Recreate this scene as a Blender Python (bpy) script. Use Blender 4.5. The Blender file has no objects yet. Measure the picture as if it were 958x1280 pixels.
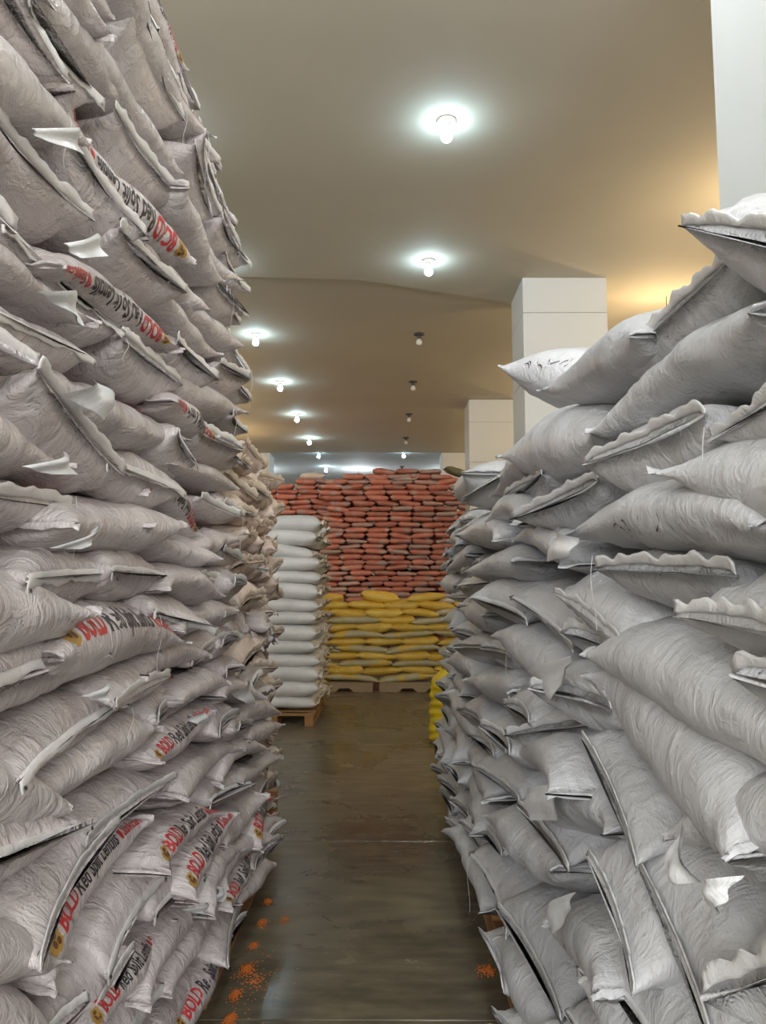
import bpy, bmesh, math, random
import numpy as np
from mathutils import Vector, Matrix

R = random.Random(7)
C = bpy.context.scene.collection
sc = bpy.context.scene
PI = math.pi

# ---------------------------------------------------------------- camera
FPX, CX, CY = 961.0, 479.0, 640.0
CAM_H = 1.6
PITCH = math.atan((735 - 640) / FPX)
YAW = -math.atan((484 - 479) / FPX)          # the aisle runs along +Y
cam_d = bpy.data.cameras.new('camera')
cam = bpy.data.objects.new('camera', cam_d); C.objects.link(cam)
cam_d.sensor_fit = 'HORIZONTAL'; cam_d.sensor_width = 36.0; cam_d.lens = 36.0 * FPX / 958.0
cam_d.clip_start = 0.05; cam_d.clip_end = 200
cam.location = (0, 0, CAM_H)
cam.rotation_euler = (PI / 2 + PITCH, 0, -YAW)
sc.camera = cam
CAM_M = (Matrix.Rotation(-YAW, 3, 'Z') @ Matrix.Rotation(PI / 2 + PITCH, 3, 'X'))

# ---------------------------------------------------------------- world, exposure
w = bpy.data.worlds.new('World'); sc.world = w; w.use_nodes = True
w.node_tree.nodes['Background'].inputs[0].default_value = (0.80, 0.86, 0.95, 1)
w.node_tree.nodes['Background'].inputs[1].default_value = 0.4
sc.view_settings.view_transform = 'Standard'
sc.view_settings.look = 'None'
sc.view_settings.exposure = 0.45
sc.view_settings.gamma = 1.0
sc.view_settings.use_curve_mapping = False
# added fill panel behind the camera, no seen source, brightens the stacks
dl = bpy.data.lights.new('rear_fill_light', 'AREA'); dl.shape = 'RECTANGLE'; dl.size = 11.0; dl.size_y = 2.2; dl.energy = 1150; dl.color = (0.97, 0.98, 1.0)
dlo = bpy.data.objects.new('rear_fill_light', dl); C.objects.link(dlo); dlo.location = (-0.3, -8.7, 4.3); dlo.rotation_euler = (PI / 2 - 0.12, 0, 0)

def ray(px, py):
    return (CAM_M @ Vector(((px - CX) / FPX, (CY - py) / FPX, -1.0))).normalized()

# ---------------------------------------------------------------- helpers
def tag(o, label=None, cat=None, group=None, kind=None):
    if label: o['label'] = label
    if cat: o['category'] = cat
    if group: o['group'] = group
    if kind: o['kind'] = kind
    return o

def mesh_np(name, co, faces):
    me = bpy.data.meshes.new(name)
    me.from_pydata(np.asarray(co).tolist(), [], faces if isinstance(faces, list) else faces.tolist())
    me.shade_smooth()
    return me

def link(name, me, mat=None, parent=None, M=None):
    o = bpy.data.objects.new(name, me); C.objects.link(o)
    if mat and me is not None and not me.materials: me.materials.append(mat)
    if parent: o.parent = parent
    if M is not None: o.matrix_local = M
    return o

def box_bm(bm, x0, x1, y0, y1, z0, z1, bev=0.0):
    m = Matrix.Translation(((x0 + x1) / 2, (y0 + y1) / 2, (z0 + z1) / 2)) @ Matrix.Diagonal((x1 - x0, y1 - y0, z1 - z0, 1))
    r = bmesh.ops.create_cube(bm, size=1.0, matrix=m)
    if bev > 0:
        es = list({e for v in r['verts'] for e in v.link_edges})
        bmesh.ops.bevel(bm, geom=es, offset=bev, segments=1, affect='EDGES')

def bm_obj(name, bm, mat, parent=None, M=None, smooth=False):
    me = bpy.data.meshes.new(name); bm.to_mesh(me); bm.free()
    if smooth: me.shade_smooth()
    return link(name, me, mat, parent, M)

def box(name, x0, x1, y0, y1, z0, z1, mat, parent=None, bev=0.0):
    bm = bmesh.new(); box_bm(bm, x0, x1, y0, y1, z0, z1, bev)
    return bm_obj(name, bm, mat, parent)

def empty(name, loc=(0, 0, 0), M=None):
    o = bpy.data.objects.new(name, None); C.objects.link(o); o.empty_display_size = 0.1
    if M is not None: o.matrix_world = M
    else: o.location = loc
    return o

def tube(name, pts, r, mat, parent=None, n=5):
    pts = [Vector(p) for p in pts]; co = []; fa = []
    for i, p in enumerate(pts):
        d = (pts[min(i + 1, len(pts) - 1)] - pts[max(i - 1, 0)]).normalized()
        a = d.cross(Vector((0.3, 0.5, 0.81))).normalized(); b = d.cross(a)
        for k in range(n):
            t = 2 * PI * k / n; co.append(tuple(p + r * (math.cos(t) * a + math.sin(t) * b)))
    for i in range(len(pts) - 1):
        for k in range(n):
            fa.append((i * n + k, i * n + (k + 1) % n, (i + 1) * n + (k + 1) % n, (i + 1) * n + k))
    return link(name, mesh_np(name, co, fa), mat, parent)

# ---------------------------------------------------------------- materials
def mat_base(name, col, rough=0.6, spec=0.5, metal=0.0):
    m = bpy.data.materials.new(name); m.use_nodes = True
    b = m.node_tree.nodes['Principled BSDF']
    b.inputs['Base Color'].default_value = (*col, 1); b.inputs['Roughness'].default_value = rough
    b.inputs['Specular IOR Level'].default_value = spec; b.inputs['Metallic'].default_value = metal
    return m, m.node_tree.nodes, m.node_tree.links, b

def plain(name, col, rough=0.6, spec=0.5, metal=0.0):
    return mat_base(name, col, rough, spec, metal)[0]

def sack_mat(name, c1, c2, rough=0.42, weave=330.0, wst=0.25, crink=0.5, var=0.12, patch=None, spec=0.5):
    """woven polypropylene: tone drift, fine weave, crinkled film"""
    m, N, L, b = mat_base(name, c1, rough, spec)
    tc = N.new('ShaderNodeTexCoord'); oi = N.new('ShaderNodeObjectInfo')
    add = N.new('ShaderNodeVectorMath'); add.operation = 'MULTIPLY_ADD'
    cmb = N.new('ShaderNodeCombineXYZ')
    for k in range(3): L.new(oi.outputs['Random'], cmb.inputs[k])
    add.inputs[1].default_value = (37, 23, 51); L.new(cmb.outputs[0], add.inputs[0]); L.new(tc.outputs['Object'], add.inputs[2])
    n1 = N.new('ShaderNodeTexNoise'); n1.inputs['Scale'].default_value = 3.2; n1.inputs['Detail'].default_value = 5
    L.new(add.outputs[0], n1.inputs['Vector'])
    cr = N.new('ShaderNodeValToRGB'); cr.color_ramp.elements[0].position = 0.35; cr.color_ramp.elements[1].position = 0.68
    cr.color_ramp.elements[0].color = (*c1, 1); cr.color_ramp.elements[1].color = (*c2, 1)
    L.new(n1.outputs[0], cr.inputs[0])
    hsv = N.new('ShaderNodeHueSaturation')
    mp = N.new('ShaderNodeMapRange'); mp.inputs[3].default_value = 1 - var; mp.inputs[4].default_value = 1 + var * 0.6
    L.new(oi.outputs['Random'], mp.inputs[0]); L.new(mp.outputs[0], hsv.inputs['Value'])
    src = cr.outputs[0]
    if patch:
        n2 = N.new('ShaderNodeTexNoise'); n2.inputs['Scale'].default_value = patch[1]; n2.inputs['Detail'].default_value = 4
        L.new(add.outputs[0], n2.inputs['Vector'])
        r2 = N.new('ShaderNodeValToRGB'); r2.color_ramp.elements[0].position = patch[2]; r2.color_ramp.elements[1].position = patch[2] + 0.12
        r2.color_ramp.elements[0].color = (0, 0, 0, 1); r2.color_ramp.elements[1].color = (1, 1, 1, 1)
        L.new(n2.outputs[0], r2.inputs[0])
        mx = N.new('ShaderNodeMix'); mx.data_type = 'RGBA'
        L.new(r2.outputs[0], mx.inputs['Factor']); L.new(cr.outputs[0], mx.inputs['A']); mx.inputs['B'].default_value = (*patch[0], 1)
        src = mx.outputs['Result']
    L.new(src, hsv.inputs['Color']); L.new(hsv.outputs[0], b.inputs['Base Color'])
    # weave: two crossing bands
    hgt = None
    if weave:
        w1 = N.new('ShaderNodeTexWave'); w1.wave_type = 'BANDS'; w1.bands_direction = 'X'
        w2 = N.new('ShaderNodeTexWave'); w2.wave_type = 'BANDS'; w2.bands_direction = 'DIAGONAL'
        for q in (w1, w2):
            q.inputs['Scale'].default_value = weave / 6.283 * 1.0; q.inputs['Distortion'].default_value = 0.6; q.inputs['Detail'].default_value = 1
            L.new(tc.outputs['Object'], q.inputs['Vector'])
        mu = N.new('ShaderNodeMath'); mu.operation = 'MULTIPLY'; L.new(w1.outputs['Fac'], mu.inputs[0]); L.new(w2.outputs['Fac'], mu.inputs[1])
        bw = N.new('ShaderNodeBump'); bw.inputs['Strength'].default_value = wst; bw.inputs['Distance'].default_value = 0.0012
        L.new(mu.outputs[0], bw.inputs['Height']); hgt = bw
    # crinkles: fine pleats across and along the sack, plus soft dents
    prev = hgt
    for sc_, nsc, st, dist, dis in (((26, 4, 4), 1.6, crink * 0.9, 0.006, 0.9), ((4, 24, 6), 1.6, crink * 0.7, 0.006, 0.9), ((7, 7, 7), 1.5, crink * 1.0, 0.016, 1.6)):
        mpp = N.new('ShaderNodeMapping'); mpp.inputs['Scale'].default_value = sc_; L.new(add.outputs[0], mpp.inputs[0])
        n3 = N.new('ShaderNodeTexNoise'); n3.inputs['Scale'].default_value = nsc; n3.inputs['Detail'].default_value = 4; n3.inputs['Distortion'].default_value = dis
        n3.inputs['Roughness'].default_value = 0.62
        L.new(mpp.outputs[0], n3.inputs['Vector'])
        b3 = N.new('ShaderNodeBump'); b3.inputs['Strength'].default_value = min(1, st); b3.inputs['Distance'].default_value = dist
        L.new(n3.outputs[0], b3.inputs['Height'])
        if prev: L.new(prev.outputs[0], b3.inputs['Normal'])
        prev = b3
    L.new(b3.outputs[0], b.inputs['Normal'])
    return m

M_left = sack_mat('lentil_sack_weave', (0.53, 0.472, 0.462), (0.65, 0.60, 0.59), rough=0.26, crink=0.9, spec=0.65)
M_lhem = sack_mat('lentil_sack_hem', (0.62, 0.60, 0.585), (0.74, 0.72, 0.70), rough=0.45, crink=0.3, var=0.06)
M_right = sack_mat('white_sack_weave', (0.49, 0.492, 0.50), (0.60, 0.605, 0.615), rough=0.45, weave=300, wst=0.3, crink=0.65)
M_rhem = sack_mat('white_sack_hem', (0.60, 0.60, 0.59), (0.74, 0.74, 0.73), rough=0.5, crink=0.3, var=0.05)
M_beige = sack_mat('tan_sack_weave', (0.64, 0.51, 0.42), (0.80, 0.68, 0.59), rough=0.5, weave=0, crink=0.7)
M_bhem = sack_mat('tan_sack_hem', (0.66, 0.54, 0.42), (0.80, 0.70, 0.58), rough=0.5, weave=0, crink=0.5)
M_white = sack_mat('clean_sack_weave', (0.60, 0.59, 0.57), (0.72, 0.71, 0.69), rough=0.45, weave=0, crink=0.4, var=0.06)
M_yellow = sack_mat('yellow_sack_weave', (0.70, 0.42, 0.045), (0.82, 0.56, 0.10), rough=0.42, weave=0, crink=0.6, var=0.15)
M_yelgrey = sack_mat('yellow_sack_grey_panel', (0.46, 0.39, 0.20), (0.56, 0.50, 0.33), rough=0.45, weave=0, crink=0.6, patch=((0.70, 0.46, 0.07), 3.5, 0.52))
M_red = sack_mat('red_sack_weave', (0.53, 0.165, 0.105), (0.62, 0.24, 0.165), rough=0.5, weave=0, crink=0.6, var=0.22, patch=((0.46, 0.33, 0.27), 4.0, 0.53))
M_redd = sack_mat('dusty_red_sack_weave', (0.50, 0.26, 0.21), (0.55, 0.36, 0.30), rough=0.55, weave=0, crink=0.6, var=0.2, patch=((0.48, 0.36, 0.30), 5.0, 0.5))
M_olive = plain('olive_sack', (0.16, 0.17, 0.09), 0.6)
M_bright = sack_mat('bright_yellow_sack', (0.72, 0.50, 0.01), (0.80, 0.60, 0.03), rough=0.3, weave=0, crink=0.6)
M_txt_k = plain('black_print', (0.035, 0.03, 0.035), 0.5)
M_txt_r = plain('red_print', (0.50, 0.03, 0.035), 0.5)
M_txt_g = plain('gold_print', (0.42, 0.24, 0.05), 0.5)
M_txt_b = plain('brown_print', (0.12, 0.05, 0.02), 0.5)
M_ink = plain('pen_ink', (0.06, 0.03, 0.045), 0.5)
M_mark = plain('black_mark', (0.02, 0.02, 0.02), 0.5)
M_thread = plain('sewing_thread', (0.62, 0.61, 0.60), 0.7)
M_film = sack_mat('loose_white_film', (0.66, 0.67, 0.67), (0.74, 0.75, 0.75), rough=0.35, weave=0, crink=0.3, var=0.03)

def ceil_mat(name, c1, c2):
    m, N, L, b = mat_base(name, c1, 0.75, 0.25)
    tc = N.new('ShaderNodeTexCoord'); n = N.new('ShaderNodeTexNoise'); n.inputs['Scale'].default_value = 0.5; n.inputs['Detail'].default_value = 6
    mp = N.new('ShaderNodeMapping'); mp.inputs['Scale'].default_value = (1, 1, 1)
    L.new(tc.outputs['Object'], mp.inputs[0]); L.new(mp.outputs[0], n.inputs['Vector'])
    r = N.new('ShaderNodeValToRGB'); r.color_ramp.elements[0].color = (*c1, 1); r.color_ramp.elements[1].color = (*c2, 1)
    r.color_ramp.elements[0].position = 0.3; r.color_ramp.elements[1].position = 0.7
    L.new(n.outputs[0], r.inputs[0]); L.new(r.outputs[0], b.inputs['Base Color'])
    n2 = N.new('ShaderNodeTexNoise'); n2.inputs['Scale'].default_value = 1.5; n2.inputs['Detail'].default_value = 6
    mp2 = N.new('ShaderNodeMapping'); mp2.inputs['Scale'].default_value = (0.6, 2.5, 1)
    L.new(tc.outputs['Object'], mp2.inputs[0]); L.new(mp2.outputs[0], n2.inputs['Vector'])
    bp = N.new('ShaderNodeBump'); bp.inputs['Strength'].default_value = 0.15; bp.inputs['Distance'].default_value = 0.02
    L.new(n2.outputs[0], bp.inputs['Height']); L.new(bp.outputs[0], b.inputs['Normal'])
    return m
M_ceil = ceil_mat('ceiling_paint', (0.60, 0.555, 0.46), (0.655, 0.605, 0.50))
M_ceil2 = ceil_mat('ceiling_grey_paint', (0.50, 0.51, 0.50), (0.55, 0.56, 0.55))
M_col = plain('column_paint', (0.66, 0.67, 0.655), 0.5, 0.3)
M_wall = ceil_mat('wall_paint', (0.66, 0.63, 0.55), (0.72, 0.69, 0.61))

def floor_material():
    m, N, L, b = mat_base('polished_concrete', (0.12, 0.11, 0.09), 0.3, 0.45)
    tc = N.new('ShaderNodeTexCoord')
    n = N.new('ShaderNodeTexNoise'); n.inputs['Scale'].default_value = 1.1; n.inputs['Detail'].default_value = 8; n.inputs['Roughness'].default_value = 0.62; n.inputs['Distortion'].default_value = 0.6
    L.new(tc.outputs['Object'], n.inputs['Vector'])
    r = N.new('ShaderNodeValToRGB'); e = r.color_ramp.elements
    e[0].position = 0.30; e[0].color = (0.085, 0.075, 0.052, 1); e[1].position = 0.72; e[1].color = (0.20, 0.17, 0.115, 1)
    L.new(n.outputs[0], r.inputs[0])
    n2 = N.new('ShaderNodeTexNoise'); n2.inputs['Scale'].default_value = 7; n2.inputs['Detail'].default_value = 8
    mp = N.new('ShaderNodeMapping'); mp.inputs['Scale'].default_value = (0.5, 1.6, 1); L.new(tc.outputs['Object'], mp.inputs[0]); L.new(mp.outputs[0], n2.inputs['Vector'])
    r2 = N.new('ShaderNodeValToRGB'); r2.color_ramp.elements[0].position = 0.38; r2.color_ramp.elements[0].color = (0.72, 0.72, 0.72, 1)
    r2.color_ramp.elements[1].position = 0.62; r2.color_ramp.elements[1].color = (1.15, 1.12, 1.08, 1); L.new(n2.outputs[0], r2.inputs[0])
    mx = N.new('ShaderNodeMix'); mx.data_type = 'RGBA'; mx.blend_type = 'MULTIPLY'; mx.inputs['Factor'].default_value = 1
    L.new(r.outputs[0], mx.inputs['A']); L.new(r2.outputs[0], mx.inputs['B']); L.new(mx.outputs['Result'], b.inputs['Base Color'])
    r3 = N.new('ShaderNodeMapRange'); r3.inputs[1].default_value = 0.3; r3.inputs[2].default_value = 0.7; r3.inputs[3].default_value = 0.17; r3.inputs[4].default_value = 0.42
    L.new(n.outputs[0], r3.inputs[0])
    # a more polished, freshly sealed bay towards the near end
    sp = N.new('ShaderNodeSeparateXYZ'); L.new(tc.outputs['Object'], sp.inputs[0])
    ad = N.new('ShaderNodeMath'); ad.operation = 'MULTIPLY_ADD'; ad.inputs[1].default_value = 0.9; L.new(n2.outputs[0], ad.inputs[0]); L.new(sp.outputs['Y'], ad.inputs[2])
    r4 = N.new('ShaderNodeMapRange'); r4.inputs[1].default_value = 3.6; r4.inputs[2].default_value = 4.3; r4.inputs[3].default_value = 0.55; r4.inputs[4].default_value = 1.0
    L.new(ad.outputs[0], r4.inputs[0])
    m4 = N.new('ShaderNodeMath'); m4.operation = 'MULTIPLY'; L.new(r3.outputs[0], m4.inputs[0]); L.new(r4.outputs[0], m4.inputs[1]); L.new(m4.outputs[0], b.inputs['Roughness'])
    bp = N.new('ShaderNodeBump'); bp.inputs['Strength'].default_value = 0.12; bp.inputs['Distance'].default_value = 0.01
    L.new(n2.outputs[0], bp.inputs['Height']); L.new(bp.outputs[0], b.inputs['Normal'])
    return m
M_floor = floor_material()

def wood(name, c1, c2):
    m, N, L, b = mat_base(name, c1, 0.7, 0.3)
    tc = N.new('ShaderNodeTexCoord'); mp = N.new('ShaderNodeMapping'); mp.inputs['Scale'].default_value = (3, 30, 30)
    n = N.new('ShaderNodeTexNoise'); n.inputs['Scale'].default_value = 1.5; n.inputs['Detail'].default_value = 5
    L.new(tc.outputs['Object'], mp.inputs[0]); L.new(mp.outputs[0], n.inputs['Vector'])
    r = N.new('ShaderNodeValToRGB'); r.color_ramp.elements[0].color = (*c1, 1); r.color_ramp.elements[1].color = (*c2, 1)
    L.new(n.outputs[0], r.inputs[0]); L.new(r.outputs[0], b.inputs['Base Color'])
    return m
M_wood = wood('pale_pallet_wood', (0.30, 0.21, 0.12), (0.42, 0.31, 0.19))
M_woodo = wood('orange_pallet_wood', (0.26, 0.13, 0.05), (0.36, 0.19, 0.08))
M_lentil = plain('red_lentil', (0.55, 0.15, 0.02), 0.6)

# ---------------------------------------------------------------- room
CEIL = 5.65
XL, XR, YB, YF = -7.5, 6.2, -9.0, 31.0
floor_root = empty('floor'); tag(floor_root, kind='structure')
ys = [YB, -6.0, -2.9, 0.05, 3.03, 5.06, 8.1, 11.1, 14.2, 17.2, 20.3, 23.4, 27.0, YF]
xs = [XL, -3.4, 3.2, XR]
for i in range(len(ys) - 1):
    for j in range(len(xs) - 1):
        box('concrete_slab', xs[j] + .003, xs[j + 1] - .003, ys[i] + .003, ys[i + 1] - .003, -0.1, 0.0, M_floor, floor_root, 0.003)
g = box('joint_bed', XL, XR, YB, YF, -0.14, -0.006, plain('joint_dark', (0.03, 0.028, 0.022), 0.8), floor_root)

def on_ceiling(px, py, h):
    d = ray(px, py); t = (h - CAM_H) / d.z; return Vector((0, 0, CAM_H)) + d * t

# near part of the ceiling hangs a little lower; its edge runs slightly askew
pA = on_ceiling(640, 379, CEIL); pB = on_ceiling(450, 350, CEIL)
def fold_y(x): return pA.y + (pB.y - pA.y) * (x - pA.x) / (pB.x - pA.x)
bm = bmesh.new()
y0, y1 = fold_y(XL), fold_y(pA.x)
y0 = max(y0, pB.y - 0.5)
poly = [(XL, YB), (XR, YB), (XR, y1), (pA.x, y1), (pB.x, pB.y), (XL, y0)]
vs = [bm.verts.new((x, y, CEIL)) for x, y in poly] ; vt = [bm.verts.new((x, y, CEIL + 0.3)) for x, y in poly]
bm.faces.new(vs); bm.faces.new(vt[::-1])
for i in range(6): bm.faces.new((vs[i], vt[i], vt[(i + 1) % 6], vs[(i + 1) % 6]))
bmesh.ops.recalc_face_normals(bm, faces=bm.faces)
ceil = bm_obj('ceiling', bm, M_ceil); tag(ceil, kind='structure')
CE2 = CEIL + 0.035
c2 = box('ceiling', XL, XR, y0 - 0.6, 23.0, CE2, CE2 + 0.3, M_ceil); tag(c2, kind='structure')
c3 = box('ceiling', XL, XR, 23.0, YF, CE2 + 0.12, CE2 + 0.4, M_ceil2); tag(c3, kind='structure')
for nm, a in (('wall_left', (XL - .2, XL, YB, YF, 0, CEIL + .4)), ('wall_right', (XR, XR + .2, YB, YF, 0, CEIL + .4)),
              ('wall_back', (XL, XR, YF, YF + .2, 0, CEIL + .4)), ('wall_front', (XL, XR, YB - .2, YB, 5.3, CEIL + .4))):
    tag(box(nm, *a, M_wall), kind='structure')

def column(x0, x1, y0, y1, first=0.5, zs=None):
    r = empty('column', ((x0 + x1) / 2, (y0 + y1) / 2, 0)); tag(r, kind='structure')
    cx, cy = (x0 + x1) / 2, (y0 + y1) / 2
    hx, hy = (x1 - x0) / 2, (y1 - y0) / 2
    box('core', -hx + .012, hx - .012, -hy + .012, hy - .012, 0, CEIL + .03, plain('joint_grey', (0.42, 0.41, 0.38), 0.7) if 'joint_grey' not in bpy.data.materials else bpy.data.materials['joint_grey'], r)
    zs = zs or [0, 1.15, 2.3, 3.45, 4.3, CEIL + .03 - first, CEIL + .03]
    for k in range(len(zs) - 1):
        bm = bmesh.new(); box_bm(bm, -hx, hx, -hy, hy, zs[k] + .004, zs[k + 1] - .004, 0.004)
        bm_obj('panel', bm, M_col, r)
    return r
column(1.78, 2.88, 9.75, 10.65)
column(1.78, 2.88, 16.4, 17.3)
column(1.66, 2.76, 23.0, 23.9)
column(1.78, 2.88, 3.12, 3.94, zs=[0, 1.15, 2.3, CEIL + .03])
lc = column(-5.0, -3.55, 23.0, 23.9)

# ---------------------------------------------------------------- lamps
def emis(name, col, st):
    m = bpy.data.materials.new(name); m.use_nodes = True; N = m.node_tree.nodes; N.clear()
    e = N.new('ShaderNodeEmission'); e.inputs[0].default_value = (*col, 1); e.inputs[1].default_value = st
    o = N.new('ShaderNodeOutputMaterial'); m.node_tree.links.new(e.outputs[0], o.inputs[0]); return m
M_bulb = emis('bulb_glow', (0.60, 0.85, 1.0), 72)
M_bulbfill = emis('fill_bulb_glow', (0.86, 0.94, 1.0), 500)  # fill strength for bulbs out of view, far above the seen ones
M_bulbw = emis('warm_bulb_glow', (1.0, 0.74, 0.42), 420)
M_off = plain('unlit_bulb', (0.75, 0.72, 0.66), 0.15)
M_fix = plain('lamp_holder', (0.70, 0.66, 0.58), 0.5)
M_fixd = plain('dark_lamp_holder', (0.08, 0.07, 0.06), 0.6)
def lathe(name, prof, mat, parent, n=14):
    co = []; fa = []
    for r, z in prof:
        for k in range(n): co.append((r * math.cos(2 * PI * k / n), r * math.sin(2 * PI * k / n), z))
    for i in range(len(prof) - 1):
        for k in range(n): fa.append((i * n + k, i * n + (k + 1) % n, (i + 1) * n + (k + 1) % n, (i + 1) * n + k))
    return link(name, mesh_np(name, co, fa), mat, parent)
def lamp(x, y, z, kind, label, group='ceiling bulbs', drop=0.0):
    r = empty('ceiling_lamp', (x, y, z)); tag(r, label, 'lamp', group)
    if drop:
        tube('cord', [(0, 0, 0), (0, 0, -drop)], .005, M_fixd, r)
        r2 = empty('pendant'); r2.parent = r; r2.location = (0, 0, -drop); r = r2
    if not drop: lathe('ceiling_rose', [(0.0, -0.001), (0.085, -0.001), (0.085, -0.02), (0.05, -0.03), (0.0, -0.03)], M_fixd if kind == 'off' else M_fix, r)
    q_ = .018 if drop else .034
    lathe('socket', [(0.0, -0.028), (q_, -0.028), (q_ * .9, -0.085), (0.0, -0.085)], M_fixd if kind == 'off' else M_fix, r)
    lathe('bulb', [(0.0, -0.195), (0.026, -0.19), (0.045, -0.17), (0.051, -0.145), (0.044, -0.115), (0.02, -0.085)], {'on': M_bulb, 'near': M_bulbfill, 'off': M_off, 'warm': M_bulbw}[kind], r, 10)
ordn = ['nearest', 'second', 'third', 'fourth', 'fifth', 'sixth', 'seventh', 'eighth', 'ninth', 'tenth', 'eleventh', 'twelfth', 'thirteenth', 'fourteenth', 'fifteenth',
        'sixteenth', 'seventeenth', 'eighteenth', 'nineteenth', 'twentieth']
row = []
for k in range(-3, 8):
    y = 6.33 + 2.87 * k
    z = CEIL if y < 9.6 else CE2
    on = k in (-3, -2, -1, 0, 1, 6)
    nm = 'lit' if on else 'unlit'
    if k < 0: lb = f'boosted unseen ceiling bulb over the aisle {("just", "some way", "far")[-k - 1]} behind the camera'
    elif k < 7: lb = f'{nm} ceiling bulb, {ordn[k]} in the row above the aisle'
    else: lb = 'unlit ceiling bulb past the red stack, last of the aisle row'
    lamp(0.52, y, z if y < 23 else CE2 + .12, ('near' if k < 0 else 'on') if on else 'off', lb, 'bulbs over the aisle')
for k in range(-3, 8):
    y = 6.33 + 2.87 * k
    z = CEIL if y < 9.0 else CE2
    if k >= 2: lb = f'lit ceiling bulb left of the aisle row, {ordn[k - 2]} one clear of the left stack'
    else: lb = f'lit ceiling bulb hidden above the left stack, {ordn[k + 3]} from the front wall'
    lamp(-2.12, y, z if y < 23 else CE2 + .12, 'near' if k < 0 else 'on', lb, 'bulbs left of the aisle')  # bulbs short of the view are boosted to fill the near stacks
for k, y in enumerate((7.4, 10.4, 14.0, 17.5, 21.0)):
    lamp(3.9, y, CEIL if y < 9 else CE2, 'warm', f"warm ceiling bulb hidden behind the right stack and columns, {ordn[k]} of its row", 'warm bulbs', .6)
for k, y in enumerate((12.5, 16.0, 19.5)):
    lamp(-4.4, y, CE2, 'warm', f"warm ceiling bulb hidden beyond the left stack, {ordn[k]} of its row", 'warm bulbs left', .6)
for k, x in enumerate((-4.6, -1.0, 2.4)):  # fill lamps added out of sight to brighten the far grey ceiling
    lamp(x, 27.0, CE2 + .12, 'near', f"added unseen fill bulb behind the red end wall, {('left', 'middle', 'right')[k]}", 'added bulbs behind the end wall', .45)

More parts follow.
